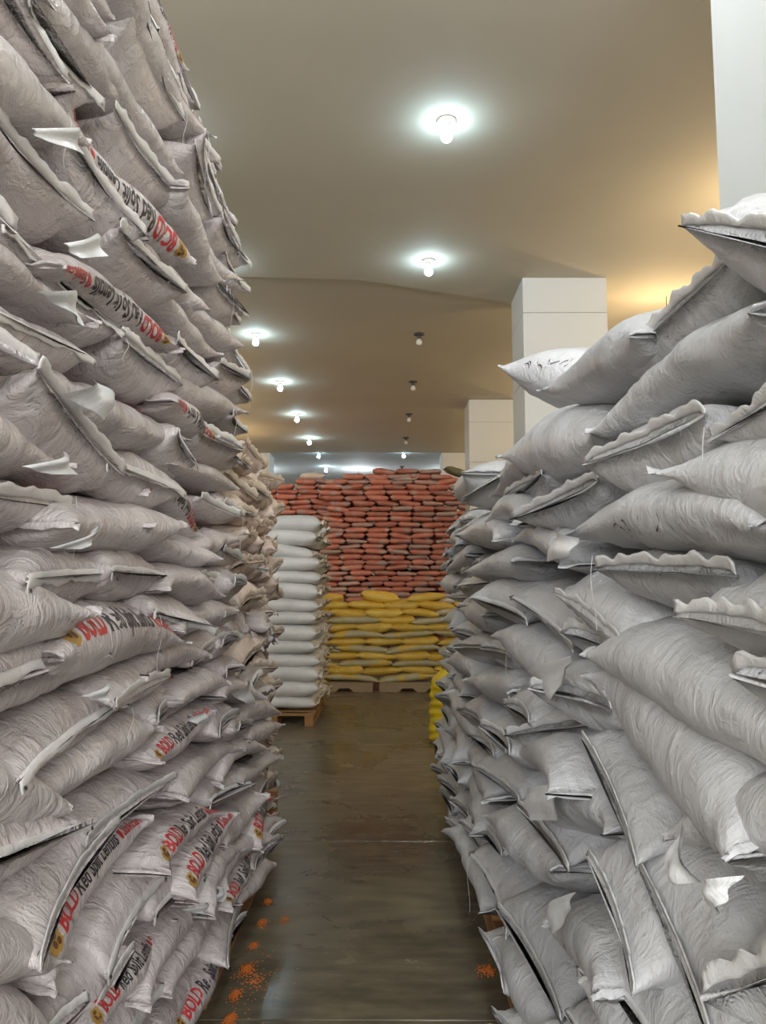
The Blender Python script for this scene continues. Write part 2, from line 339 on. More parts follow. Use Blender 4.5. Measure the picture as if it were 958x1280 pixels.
# ---------------------------------------------------------------- sack geometry
class Sack:
    """closed tube of cloth: thick in the middle, drawn flat into a seam at each end"""
    def __init__(s, L, W, T, rnd, so=(0, 0), bend=0.0, bendy=0.0, crum=1.0, n=4.2, m=0.55, tw=0.0, sq=0.86):
        s.Lh, s.W, s.T, s.so, s.bend, s.bendy, s.crum, s.n, s.m, s.tw, s.sq = L / 2, W, T, so, bend, bendy, crum, n, m, tw, sq
        r = rnd
        s.wv = [(r.uniform(0.0007, 0.0024), r.uniform(-14, 14), r.uniform(-14, 14), r.uniform(0, 6.28)) for _ in range(6)]
        s.low = [(r.uniform(0.004, 0.009), r.uniform(-6, 6), r.uniform(-7, 7), r.uniform(-3, 3), r.uniform(0, 6.28)) for _ in range(4)]
        s.pl = [(r.uniform(0.002, 0.006), r.uniform(45, 120), r.uniform(-8, 8), r.uniform(0, 6.28)) for _ in range(4)]
        s.cr = [(r.uniform(0.004, 0.010), r.uniform(5, 13), r.uniform(0, 6.28), r.uniform(0, 3.14)) for _ in range(3)]
        s.ear = r.uniform(0.012, 0.035); s.skew = r.uniform(-0.12, 0.12)
    def width(s, u):
        f = np.clip(1 - np.abs(u) ** s.n, 0, 1) ** s.m
        return s.W / 2 * (1 - 0.15 * f)
    def ev(s, u, th, off=0.0):
        u = np.asarray(u, float); th = np.asarray(th, float)
        au = np.abs(u); f = np.clip(1 - au ** s.n, 0, 1) ** s.m
        t = s.T / 2 * f + 0.0025; w = s.width(u)
        c, q = np.cos(th), np.sin(th)
        y = w * np.sign(c) * np.abs(c) ** s.sq; z = t * np.sign(q) * np.abs(q) ** s.sq
        nx = c / w; nz = q / np.maximum(t, 0.01); nn = np.sqrt(nx * nx + nz * nz); nx = nx / nn; nz = nz / nn
        X = s.Lh * u
        d = np.zeros_like(X)
        for a, k1, k2, p in s.wv: d = d + a * np.sin(k1 * X * 2.2 + k2 * (y + z) * 2.2 + p)
        for a, k1, k2, k3, p in s.low: d = d + a * np.sin(k1 * X + k2 * y + 3 * k3 * z + p)
        pe = np.exp(-(1 - au) / 0.22) * np.minimum(1, (1 - au) / 0.05)
        for a, k, k2, p in s.pl: d = d + a * pe * np.sin(k * (y + 0.6 * z) + k2 * X * np.sign(u) + p + 2 * np.sign(u)) * s.crum
        for a, k, p, an in s.cr:
            ph = k * (X * math.cos(an) + (y + z) * math.sin(an)) + p + 0.8 * np.sin(9 * X + p) + 0.5 * np.sin(13 * y + 2 * p)
            d = d - a * s.crum * np.exp(-(np.sin(ph) / 0.16) ** 2) * 0.6
        d = d * (0.25 + 0.75 * f) + off
        y = y + nx * d; z = z + nz * d
        z = np.where(z < 0, z * 0.94, z)
        z = z + np.where(u > 0, s.so[0], s.so[1]) * au ** 5
        z = z + s.bend * (u * u - 0.35); y = y + s.bendy * (u * u - 0.35)
        a = s.tw * u; y, z = y * np.cos(a) - z * np.sin(a), y * np.sin(a) + z * np.cos(a)
        X = X + np.sign(u) * au ** 6 * (s.ear * (y / (s.W / 2)) ** 2 + s.skew * y * 0.3)
        return np.stack([X, y, z], -1)
    def mesh(s, name, nu=34, nt=36):
        q = np.linspace(-1, 1, nu); u = np.sign(q) * (1 - (1 - np.abs(q)) ** 1.35)
        th = np.linspace(0, 2 * PI, nt, endpoint=False)
        U, TH = np.meshgrid(u, th, indexing='ij')
        co = s.ev(U, TH).reshape(-1, 3)
        i, j = np.meshgrid(np.arange(nu - 1), np.arange(nt), indexing='ij'); j2 = (j + 1) % nt
        fa = np.stack([i * nt + j, (i + 1) * nt + j, (i + 1) * nt + j2, i * nt + j2], -1).reshape(-1, 4)
        # orient outward
        fa = fa[:, ::-1]
        fa = [tuple(r) for r in fa.tolist()]
        fa.append(tuple(range(nt))); fa.append(tuple(range((nu - 1) * nt, nu * nt))[::-1])
        me = bpy.data.meshes.new(name); me.from_pydata(co.tolist(), [], fa); me.shade_smooth()
        return me
    def hem(s, name, end, rnd, length=0.04, ang=0.5, wave=0.006, n=26):
        yn = np.linspace(-1, 1, n); sg = 1.0 if end > 0 else -1.0
        base = s.ev(np.full(n, sg * 0.995), np.arccos(np.clip(np.sign(yn) * np.abs(yn) ** (1 / s.sq), -1, 1)))
        base2 = base.copy(); base2[:, 0] -= sg * 0.004
        l = length * (1 + 0.12 * np.sin(9 * yn + rnd.uniform(0, 6)))
        wv = wave * (np.sin(yn * rnd.uniform(12, 20) + rnd.uniform(0, 6)) + 0.6 * np.sin(yn * rnd.uniform(25, 40) + rnd.uniform(0, 6)))
        rows = []
        for k, tt in enumerate((0.0, 0.33, 0.66, 1.0)):
            a = ang * min(1, tt * 1.5)
            dx = sg * l * tt * math.cos(a); dz = l * tt * math.sin(a)
            p = base2.copy(); p[:, 0] += dx + sg * 0.4 * wv * tt * abs(math.sin(a)); p[:, 2] += dz + wv * tt
            rows.append(p)
        th = 0.0016
        up = np.array([-sg * math.sin(ang), 0, math.cos(ang)]) * th
        co = np.concatenate([r + up for r in rows] + [r - up for r in rows[::-1]])
        m = 8; fa = []
        for i in range(m):
            i2 = (i + 1) % m
            for j in range(n - 1):
                fa.append((i * n + j, i * n + j + 1, i2 * n + j + 1, i2 * n + j))
        fa.append(tuple(i * n for i in range(m))); fa.append(tuple(i * n + n - 1 for i in range(m))[::-1])
        if sg < 0: fa = [f[::-1] for f in fa]
        tips = (rows[2][1], rows[2][-2], rows[3][1], rows[3][-2])
        me = mesh_np(name, co, fa)
        return me, tips, up / th

# ---------------------------------------------------------------- printing
def text_mesh(s, size, sx=0.72, bold=0.012, grid=0.02):
    cu = bpy.data.curves.new('lettering', 'FONT'); cu.body = s; cu.size = size; cu.offset = bold * size; cu.align_x = 'LEFT'; cu.resolution_u = 2
    o = bpy.data.objects.new('lettering', cu); C.objects.link(o)
    dg = bpy.context.evaluated_depsgraph_get(); me = bpy.data.meshes.new_from_object(o.evaluated_get(dg))
    bpy.data.objects.remove(o); bpy.data.curves.remove(cu)
    bm = bmesh.new(); bm.from_mesh(me); bpy.data.meshes.remove(me)
    for v in bm.verts: v.co.x *= sx
    xs_ = [v.co.x for v in bm.verts]; ys_ = [v.co.y for v in bm.verts]
    for ax, lo, hi in ((0, min(xs_), max(xs_)), (1, min(ys_), max(ys_))):
        k = lo + grid
        while k < hi:
            no = (1, 0, 0) if ax == 0 else (0, 1, 0); pc = (k, 0, 0) if ax == 0 else (0, k, 0)
            bmesh.ops.bisect_plane(bm, geom=bm.verts[:] + bm.edges[:] + bm.faces[:], plane_co=pc, plane_no=no)
            k += grid
    bm.verts.index_update()
    co = np.array([v.co[:2] for v in bm.verts]); fa = [[v.index for v in f.verts] for f in bm.faces]; bm.free()
    return co, fa
def disc(cx, cy, rx, ry, n=12, rot=0.0, wob=0.0):
    co = [(cx, cy)]; 
    for k in range(n):
        a = 2 * PI * k / n; r = 1 + wob * math.sin(3 * a + 1)
        x, y = rx * r * math.cos(a), ry * r * math.sin(a)
        co.append((cx + x * math.cos(rot) - y * math.sin(rot), cy + x * math.sin(rot) + y * math.cos(rot)))
    return np.array(co), [[0, 1 + k, 1 + (k + 1) % n] for k in range(n)]
def join2(parts):
    cs, fs, o = [], [], 0
    for c, f in parts:
        cs.append(c); fs += [[i + o for i in q] for q in f]; o += len(c)
    return np.concatenate(cs), fs
H1 = 0.105
t_bold = text_mesh('BOLD', H1, 0.62, 0.03); t_rsl = text_mesh('Red Split Lentils', H1, 0.60, 0.02); t_sk = text_mesh('Saskcan', H1 * 0.72, 0.72, 0.02)
x = -0.36
def shift(t, dx, dy=0): return (t[0] + np.array([dx, dy]), t[1])
pr_gold = join2([disc(x + 0.034, 0.03, 0.030, 0.024, wob=.15), disc(x + 0.050, 0.048, 0.020, 0.020, wob=.2), disc(x + 0.046, 0.012, 0.020, 0.018, wob=.2)])
pr_brown = join2([disc(x + 0.03, 0.034, 0.008, 0.014, 8), disc(x + 0.048, 0.024, 0.009, 0.013, 8), disc(x + 0.044, 0.05, 0.010, 0.008, 8)])
x += 0.088; b_ = shift(t_bold, x - t_bold[0][:, 0].min()); x = b_[0][:, 0].max() + 0.016
k_ = shift(t_rsl, x - t_rsl[0][:, 0].min()); x = k_[0][:, 0].max() + 0.028
lg = disc(x + 0.006, 0.03, 0.013, 0.032, 12, 0.25); x += 0.03
s_ = shift(t_sk, x - t_sk[0][:, 0].min(), 0.005)
TXT_MAX = s_[0][:, 0].max()
PRINTS = [('red_wordmark', s_, M_txt_r, 0.0014), ('red_roundel', lg, M_txt_r, 0.0014), ('emblem', pr_gold, M_txt_g, 0.0012), ('emblem_grain', pr_brown, M_txt_b, 0.0020), ('red_lettering', b_, M_txt_r, 0.0014), ('black_lettering', k_, M_txt_k, 0.0014)]
def print_on(root, sk, thc, flip, scale=1.0):
    tt = np.linspace(-1.9, 1.9, 140)
    c, q = np.cos(tt), np.sin(tt); y = sk.W * .42 * np.sign(c) * np.abs(c) ** sk.sq; z = sk.T / 2 * np.sign(q) * np.abs(q) ** sk.sq
    s = np.concatenate([[0], np.cumsum(np.hypot(np.diff(y), np.diff(z)))]); s0 = np.interp(thc, tt, s)
    half = (0.36 + TXT_MAX) / 2; mid = TXT_MAX - half
    scale = min(scale, sk.Lh * 0.90 / half)
    for nm, (co, fa), mt, off in PRINTS:
        X = (co[:, 0] - mid) * scale; Y = (co[:, 1] - 0.035) * min(.92 * scale, .95)
        sg = -1.0
        if flip: X, Y = -X, -Y
        th = np.interp(s0 + Y, s, tt)
        P = sk.ev(sg * X / sk.Lh, th, off)
        link(nm, mesh_np(nm, P, fa), mt, root)
def marks_on(root, sk, u0, th0, seed, n=5, size=0.05, mat=None, along=0.05, wide=0.0045):
    """pen strokes: short hooked lines written by hand"""
    r = random.Random(seed); cs = []; fs = []; o = 0
    for k in range(n):
        x0 = (k - n / 2) * along + r.uniform(-.01, .01); a = r.uniform(0.2, 1.2); cur = r.uniform(-3.5, 3.5); y0 = r.uniform(-.01, .01)
        p = [(x0, y0)]
        for j in range(7):
            p.append((p[-1][0] + size / 7 * math.cos(a), p[-1][1] + size / 7 * math.sin(a))); a += cur / 7
        for j, (px, py) in enumerate(p):
            cs += [(px, py - wide / 2), (px + wide / 2, py + wide / 2)]
        for j in range(len(p) - 1): fs.append([o + 2 * j, o + 2 * j + 2, o + 2 * j + 3, o + 2 * j + 1])
        o += 2 * len(p)
    co = np.array(cs)
    P = sk.ev(u0 - co[:, 0] / sk.Lh, th0 + co[:, 1] / (sk.T * 0.55), 0.0015)
    link('pen_mark', mesh_np('pen_mark', P, fs), mat or M_ink, root)

# ---------------------------------------------------------------- the two facing stacks
def clip01(v): return max(0.0, min(1.0, v))
LEFT = dict(side=-1, n=Vector((1, 0, 0)), x=lambda h, y: -0.66 - max(0.0, h - 3.15) * 0.36 + 0.08 * clip01((1.2 - h) / 1.0) * clip01((y - 1.8) / 1.5))
RIGHT = dict(side=1, n=Vector((-1, 0, 0)), x=lambda h, y: 0.50 + max(0.0, h - 1.9) * 0.12 - 0.10 * clip01((1.3 - h) / 1.1) - 0.035 * clip01((y - 1.8) / 3.0))
def on_face(st, px, py):
    d = ray(px, py); o = Vector((0, 0, CAM_H)); x = st['x'](1.5, 2.0)
    for _ in range(24):
        p = o + d * (x / d.x); x = 0.5 * x + 0.5 * st['x'](p.z, p.y)
    return p

TILES = {'T1': (0, 0, 3.99), 'T2': (0, 200, 3.99), 'T3': (0, 400, 3.99), 'T4': (0, 600, 3.99), 'T5': (0, 800, 3.99), 'T6': (0, 1040, 3.99),
         'T7': (140, 200, 5.32), 'T8': (140, 420, 5.32), 'T9': (180, 640, 5.04), 'T10': (180, 820, 5.04), 'T11': (180, 1040, 5.04),
         'R0': (638, 220, 2.994), 'R1': (718, 500, 3.99), 'R2': (718, 720, 3.99), 'R3': (718, 920, 3.554), 'R4': (540, 560, 4.79),
         'R5': (540, 800, 4.79), 'R6': (540, 1020, 4.79), 'P': (0, 0, 1.0)}
# sight survey of the sacks that can be told apart: view, orientation (H end towards the aisle, S lengthwise), seam or axis line, height above and below, print
SURVEY_L = """
P S 158 -70 228 74 30 30 U
T1 H 130 -40 540 495 60 240
T1 S -320 100 295 600 195 195
T1 S 250 -50 660 460 100 110
T1 S 370 -70 890 790 120 120
T1 H 650 0 915 560 40 270
T2 S 330 -250 850 440 135 130 U
T1 H 590 560 870 975 30 190
T7 H 470 -80 700 375 100 150
T7 H 720 400 865 600 20 110
T7 S 400 200 690 810 115 115
T7 S 560 400 800 810 90 95
T7 S 220 560 600 930 110 110
T2 H 560 370 865 640 40 150
T2 S 230 440 850 900 140 140 U
T2 H -20 -200 465 315 50 290
T2 H 320 -170 650 370 25 170
T2 H 90 310 600 870 30 230
T2 S -300 250 280 640 150 130
T3 H -150 -120 515 195 70 270
T3 H 610 110 920 310 85 190
T8 H 440 40 630 290 40 150
T7 S 350 830 740 1310 115 120
T7 S 540 950 830 1230 100 110
T7 H 700 790 850 990 25 160
T8 H 710 185 862 290 30 110
T8 S 480 300 850 520 110 120
T8 S 390 390 720 680 100 100 U
T8 H 600 640 835 750 40 80
T3 S 280 330 925 590 130 130 t
T3 H 110 290 640 745 60 230
T3 S -350 420 250 660 170 130
T3 H 560 700 915 860 120 130
T8 H 400 640 585 830 20 90
T8 S 440 850 860 970 110 110 t
T8 S 330 980 610 1220 100 100 U
T8 H 640 1100 825 1190 60 90
T4 H -330 90 490 115 115 190
T4 S 310 230 870 240 140 140 t
T4 H 110 470 615 485 120 210
T4 H 540 460 870 475 120 150
T4 S -350 560 180 665 100 110
T4 S 260 870 870 730 150 150 T
T5 H -300 330 530 55 200 150
T9 S 100 140 340 270 80 80
T9 S 290 240 590 180 110 100 t
T9 S 170 420 430 480 130 90
T9 H 380 440 575 415 90 90
T9 H 60 640 400 715 130 60
T9 S 200 730 555 620 100 110 t
T9 H 540 500 700 640 50 60
T9 S 480 760 800 700 80 80
T9 S 60 980 360 880 120 100
T9 H 340 960 570 795 110 50
T9 S 490 900 680 940 80 80
T9 S 650 960 860 860 80 75
T5 H 470 330 880 205 140 60
T5 H 100 670 655 315 180 90
T5 S 280 780 810 440 140 140 t
T10 H 110 440 335 265 120 60
T10 S 230 300 560 130 90 80 t
T10 S 500 230 710 210 80 80
T5 S -350 760 250 760 110 130
T6 H -300 330 420 -30 220 190
T10 S 70 680 430 400 100 100 T
T10 H 400 540 615 350 110 50
T10 S 640 400 830 330 60 60
T10 H 540 480 700 440 70 60
T5 H 470 1060 895 670 170 70
T10 S 230 860 620 560 95 95
T10 S 520 720 740 540 60 80
T10 H 115 1080 350 790 110 60
T10 S 680 520 850 450 60 60
T10 S 600 820 850 640 60 60 t
T10 H 700 960 860 770 90 20
T10 H 430 980 680 770 90 40
T10 S 50 1290 490 970 110 120 T
T6 H 105 640 640 -10 190 80
T6 S 260 620 790 -20 150 170 T
T6 H 560 700 845 240 200 40
T6 S -350 560 80 620 120 150
T6 H 85 890 425 625 170 110
T6 H 400 1150 645 680 240 50
T6 S 480 980 850 500 120 110 T
T11 H 90 540 350 260 120 50
T11 S 200 380 560 -60 105 100 T
T11 S 0 950 380 500 110 100
T11 S 350 400 600 120 95 90
T11 S 480 330 720 40 70 70
T11 S 530 480 740 120 80 80 T
T11 H 700 240 820 40 90 20
T11 S 630 480 810 180 60 60
T11 S 200 900 460 540 100 100
T11 H 110 1130 350 870 150 40
T11 S 420 640 560 400 70 70
T11 H 410 880 670 460 140 30
T11 S 280 1350 540 820 105 90 T
T11 H 0 1230 175 1020 130 50
T11 S 130 1280 380 960 100 100
T6 S -300 900 70 1000 130 130
"""
SURVEY_R = """
P H 900 245 1050 400 80 120
P H 763 450 885 334 20 60
R0 S 340 870 900 540 130 130
R0 S 210 790 450 600 120 110
R0 S 5 770 235 640 125 125 b
P S 632 572 780 535 40 48
P S 885 480 1010 330 70 60
P H 900 535 1010 470 50 45
P S 905 600 1060 640 62 70
R1 H 110 310 600 95 55 190
R1 S -10 600 960 580 180 170 w
R1 H 150 850 690 870 125 195
R2 H 530 235 1300 290 320 150
R2 S 110 375 1150 900 255 235 v
P S 735 850 925 1070 80 95
P S 882 1025 1080 1050 75 70
P H 890 1250 1080 1170 110 80
P H 768 1075 880 1330 120 40
P H 722 930 790 1075 45 30
P H 735 1080 800 1230 60 25
P S 715 960 800 1110 45 45
P H 750 1215 830 1370 60 20
P H 717 1210 790 1370 55 20
R4 S 60 270 330 150 80 90 b
R4 H 190 385 420 30 30 120
R4 H 390 290 750 150 55 110
R4 H 600 410 930 230 110 130
R4 S 350 370 570 370 70 70
R4 S 370 470 1050 720 150 150
R4 S 220 520 400 480 110 100
R4 H 40 520 230 430 80 70
R4 H 130 770 310 660 50 60
R4 S 240 740 560 660 100 90
R4 H 300 830 560 1140 190 40
R4 H 460 900 790 1200 200 50
P H 706 748 775 810 48 15
R4 S 130 1000 470 1010 130 90
R4 H 65 870 240 940 90 40
R4 S 50 980 200 1100 80 80
R5 H 150 60 400 30 90 130
R5 S 360 -60 780 330 150 150
R5 S 240 310 480 200 120 120
R5 H 380 340 560 480 170 30
R5 H 440 570 1000 500 145 230
R5 S 70 190 230 370 70 70
R5 H 150 480 320 430 80 50
R5 H 15 400 160 560 60 30
R5 H 150 650 450 600 150 50
R5 S 30 560 150 700 60 50
R5 S 130 650 410 960 110 130
R5 H 250 690 500 1080 180 50
R5 S 440 620 900 830 120 120
R5 S 620 980 1000 1000 130 150
R5 H 30 760 230 1110 70 40
R6 H 510 -60 740 330 200 40
R6 S 300 -60 790 560 130 150
R6 H 250 215 420 740 170 30
R6 H 210 130 400 130 110 50
R6 H 400 580 690 1220 220 40
R6 S 360 760 620 1330 120 120
R6 H 35 65 150 340 70 30
R6 S 130 60 290 540 90 80
R6 H 210 610 340 790 80 30
R6 S 220 280 370 500 80 70
R6 S 680 660 1000 900 120 120 w
"""
def parse(txt):
    out = []
    for ln in txt.strip().splitlines():
        a = ln.split(); ox, oy, s = TILES[a[0]]
        v = [float(q) for q in a[2:8]]
        out.append((a[1], ox + v[0] / s, oy + v[1] / s, ox + v[2] / s, oy + v[3] / s, v[4] / s, v[5] / s, a[8] if len(a) > 8 else ''))
    return out

def plan(st, txt):
    recs = []
    for k, x1, y1, x2, y2, ta, tb, fl in parse(txt):
        if st['side'] > 0: x1, y1, x2, y2 = x2, y2, x1, y1     # near end first
        p1, p2 = on_face(st, x1, y1), on_face(st, x2, y2)
        xm, ym = (x1 + x2) / 2, (y1 + y2) / 2
        pm = (p1 + p2) / 2
        k1 = pm.length
        # vertical sizes measured at the middle of the line
        q = on_face(st, xm, ym); qa = on_face(st, xm, ym - ta); qb = on_face(st, xm, ym + tb)
        d = (p2 - p1); L = d.length; til = math.atan2(d.z, abs(d.y))
        A = abs(qa.z - q.z) * math.cos(til); B = abs(q.z - qb.z) * math.cos(til)
        recs.append(dict(k=k, p1=p1, p2=p2, L=L, A=A, B=B, fl=fl, til=til, ori='a'))
    return recs

REC = {'L': plan(LEFT, SURVEY_L), 'R': plan(RIGHT, SURVEY_R)}

STYLE = {
 'L': dict(st=LEFT, body=M_left, hem=M_lhem, W=0.50, SL=0.86, HW=(0.40, 0.60), SLr=(0.66, 0.98), pitch=0.128, y0=0.95, y1=4.25, Tm=(0.150, 0.205), name='lentil_sack', cat='sack'),
 'R': dict(st=RIGHT, body=M_right, hem=M_rhem, W=0.60, SL=0.95, HW=(0.42, 0.72), SLr=(0.72, 1.12), pitch=0.155, y0=0.80, y1=6.1, Tm=(0.185, 0.27), name='white_sack', cat='sack'),
}
NUM = ['zeroth', 'first', 'second', 'third', 'fourth', 'fifth', 'sixth', 'seventh', 'eighth', 'ninth', 'tenth', 'eleventh', 'twelfth', 'thirteenth', 'fourteenth',
       'fifteenth', 'sixteenth', 'seventeenth', 'eighteenth', 'nineteenth', 'twentieth'] + ['twenty-' + q for q in ('first', 'second', 'third', 'fourth', 'fifth', 'sixth', 'seventh', 'eighth', 'ninth')] + \
      ['thirtieth'] + ['thirty-' + q for q in ('first', 'second', 'third', 'fourth', 'fifth', 'sixth', 'seventh', 'eighth', 'ninth')]

def top_right(y):   # how high the right stack is piled
    return float(np.interp(y, [1.0, 1.5, 2.0, 2.8, 3.6, 4.6, 6.2], [2.30, 2.28, 2.28, 2.25, 2.20, 2.16, 2.10]))
def top_left(y): return 4.62

def proj(p):
    q = CAM_M.transposed() @ (Vector(p) - Vector((0, 0, CAM_H)))
    return (CX + FPX * q.x / -q.z, CY - FPX * q.y / -q.z) if q.z < -0.05 else (-9999, -9999)

def fill(key):
    S = STYLE[key]; st = S['st']; rnd = random.Random(11 if key == 'L' else 12)
    g = 0.02; ny = int(8 / g); nh = int(5 / g); occ = np.zeros((ny, nh), bool)
    Yg, Hg = np.meshgrid((np.arange(ny) + .5) * g, (np.arange(nh) + .5) * g, indexing='ij')
    def area(p1, p2, A, B):
        dy, dh = p2[0] - p1[0], p2[1] - p1[1]; L = math.hypot(dy, dh)
        a = ((Yg - p1[0]) * dy + (Hg - p1[1]) * dh) / L; b = (-(Yg - p1[0]) * dh + (Hg - p1[1]) * dy) / L
        return (a > 0) & (a < L) & (b < A) & (b > -B)
    recs = []
    for r in REC[key]:
        lim = S['HW'] if r['k'] == 'H' else S['SLr']
        mid = (r['p1'] + r['p2']) / 2; L = max(lim[0], min(lim[1], r['L']))
        if r['L'] > 2.0 and key == 'R': L = lim[1]
        d = (r['p2'] - r['p1']).normalized(); t = max(-0.55, min(0.55, math.atan2(d.z, d.y)))
        if key == 'R' and mid.y > 3.2: t *= 0.5
        if key == 'L' and r['L'] > 1.3: t = 0.10; L = .88; mid = r['p2'] - Vector((0, math.cos(t), math.sin(t))) * L / 2
        T = r['A'] + r['B']; T2 = max(S['Tm'][0], min(S['Tm'][1], T * 1.25))
        if mid.z - T2 / 2 < 0.16: mid.z = 0.17 + T2 / 2
        if mid.y > S['y1'] + 0.3 or (key == 'L' and mid.z > 1.15 and mid.y > 3.4): continue
        so = (r['B'] - r['A']) / 2 * (T2 / T)
        c, s_ = math.cos(t), math.sin(t); h0 = mid.z - so * (1 if r['k'] == 'H' else 0)
        aa = area((mid.y - c * L / 2, h0 - s_ * L / 2), (mid.y + c * L / 2, h0 + s_ * L / 2), T2 * .38, T2 * .38)
        if occ[aa].mean() > .5: continue
        recs.append(dict(k=r['k'], y=mid.y, h=mid.z, L=L, T=T2, t=t, so=so, fl=r['fl'], src='a'))
        c, s_ = math.cos(t), math.sin(t); h0 = mid.z - so * (1 if r['k'] == 'H' else 0)
        occ |= area((mid.y - c * L / 2, h0 - s_ * L / 2), (mid.y + c * L / 2, h0 + s_ * L / 2), T2 / 2 * .9, T2 / 2 * .9)
    top = top_left if key == 'L' else top_right
    for ps in range(2):
        h = 0.14 + S['pitch'] * 0.55; layer = 0
        while h < 4.6:
            y = S['y0'] + rnd.uniform(-.3, 0.0)
            while y < S['y1']:
                kk = 'H' if rnd.random() < 0.45 else 'S'
                L = (rnd.uniform(0.46, 0.54) if key == 'L' else rnd.uniform(0.52, 0.62)) if kk == 'H' else S['SL'] * rnd.uniform(.9, 1.05)
                if ps == 1: kk = 'H'; L = 0.40 if key == 'L' else 0.45
                ok = False
                if h < top(y + L / 2) - (.11 if key == 'R' else 0) and y + L < (S['y1'] + .25 if (key == 'R' or h < .8) else 3.62 + .4 * clip01((1.3 - h) / .5)):
                    a = area((y, h), (y + L, h), S['pitch'] * .5, S['pitch'] * .5)
                    if a.any() and occ[a].mean() < (0.34 if ps == 0 else 0.45):
                        px, py = proj((st['x'](h, y + L / 2), y + L / 2, h))
                        if -260 < px < 1220 and -330 < py < 1620:
                            recs.append(dict(k=kk, y=y + L / 2, h=h + rnd.uniform(-.01, .01), L=L, T=S['pitch'] * rnd.uniform(1.2, 1.4), t=rnd.uniform(-.07, .07),
                                             so=rnd.uniform(-.03, .02), fl=('T' if (key == 'L' and kk == 'S' and rnd.random() < .3) else ''), src='f'))
                            occ |= a; ok = True
                y += L * 1.0 if ok else 0.08
            h += S['pitch'] * (1 if ps == 0 else .5)
    return recs

def frame(st, p, t, yaw, kind):
    """local axes: x runs seam to seam, y across, z up out of the flat side"""
    n = st['n'].copy(); n.rotate(Matrix.Rotation(yaw, 3, 'Z'))
    along = Vector((0, 0, 1)).cross(n); along = along if along.y > 0 else -along
    d = (along * math.cos(t) + Vector((0, 0, math.sin(t)))).normalized()
    if kind == 'S':
        ex = -d if st['side'] < 0 else d; ey = n
    else:
        ex = n; ey = d if st['side'] < 0 else -d
    ez = ex.cross(ey).normalized()
    M = Matrix((ex, ey, ez)).transposed().to_4x4()
    return M, ex, ey, ez

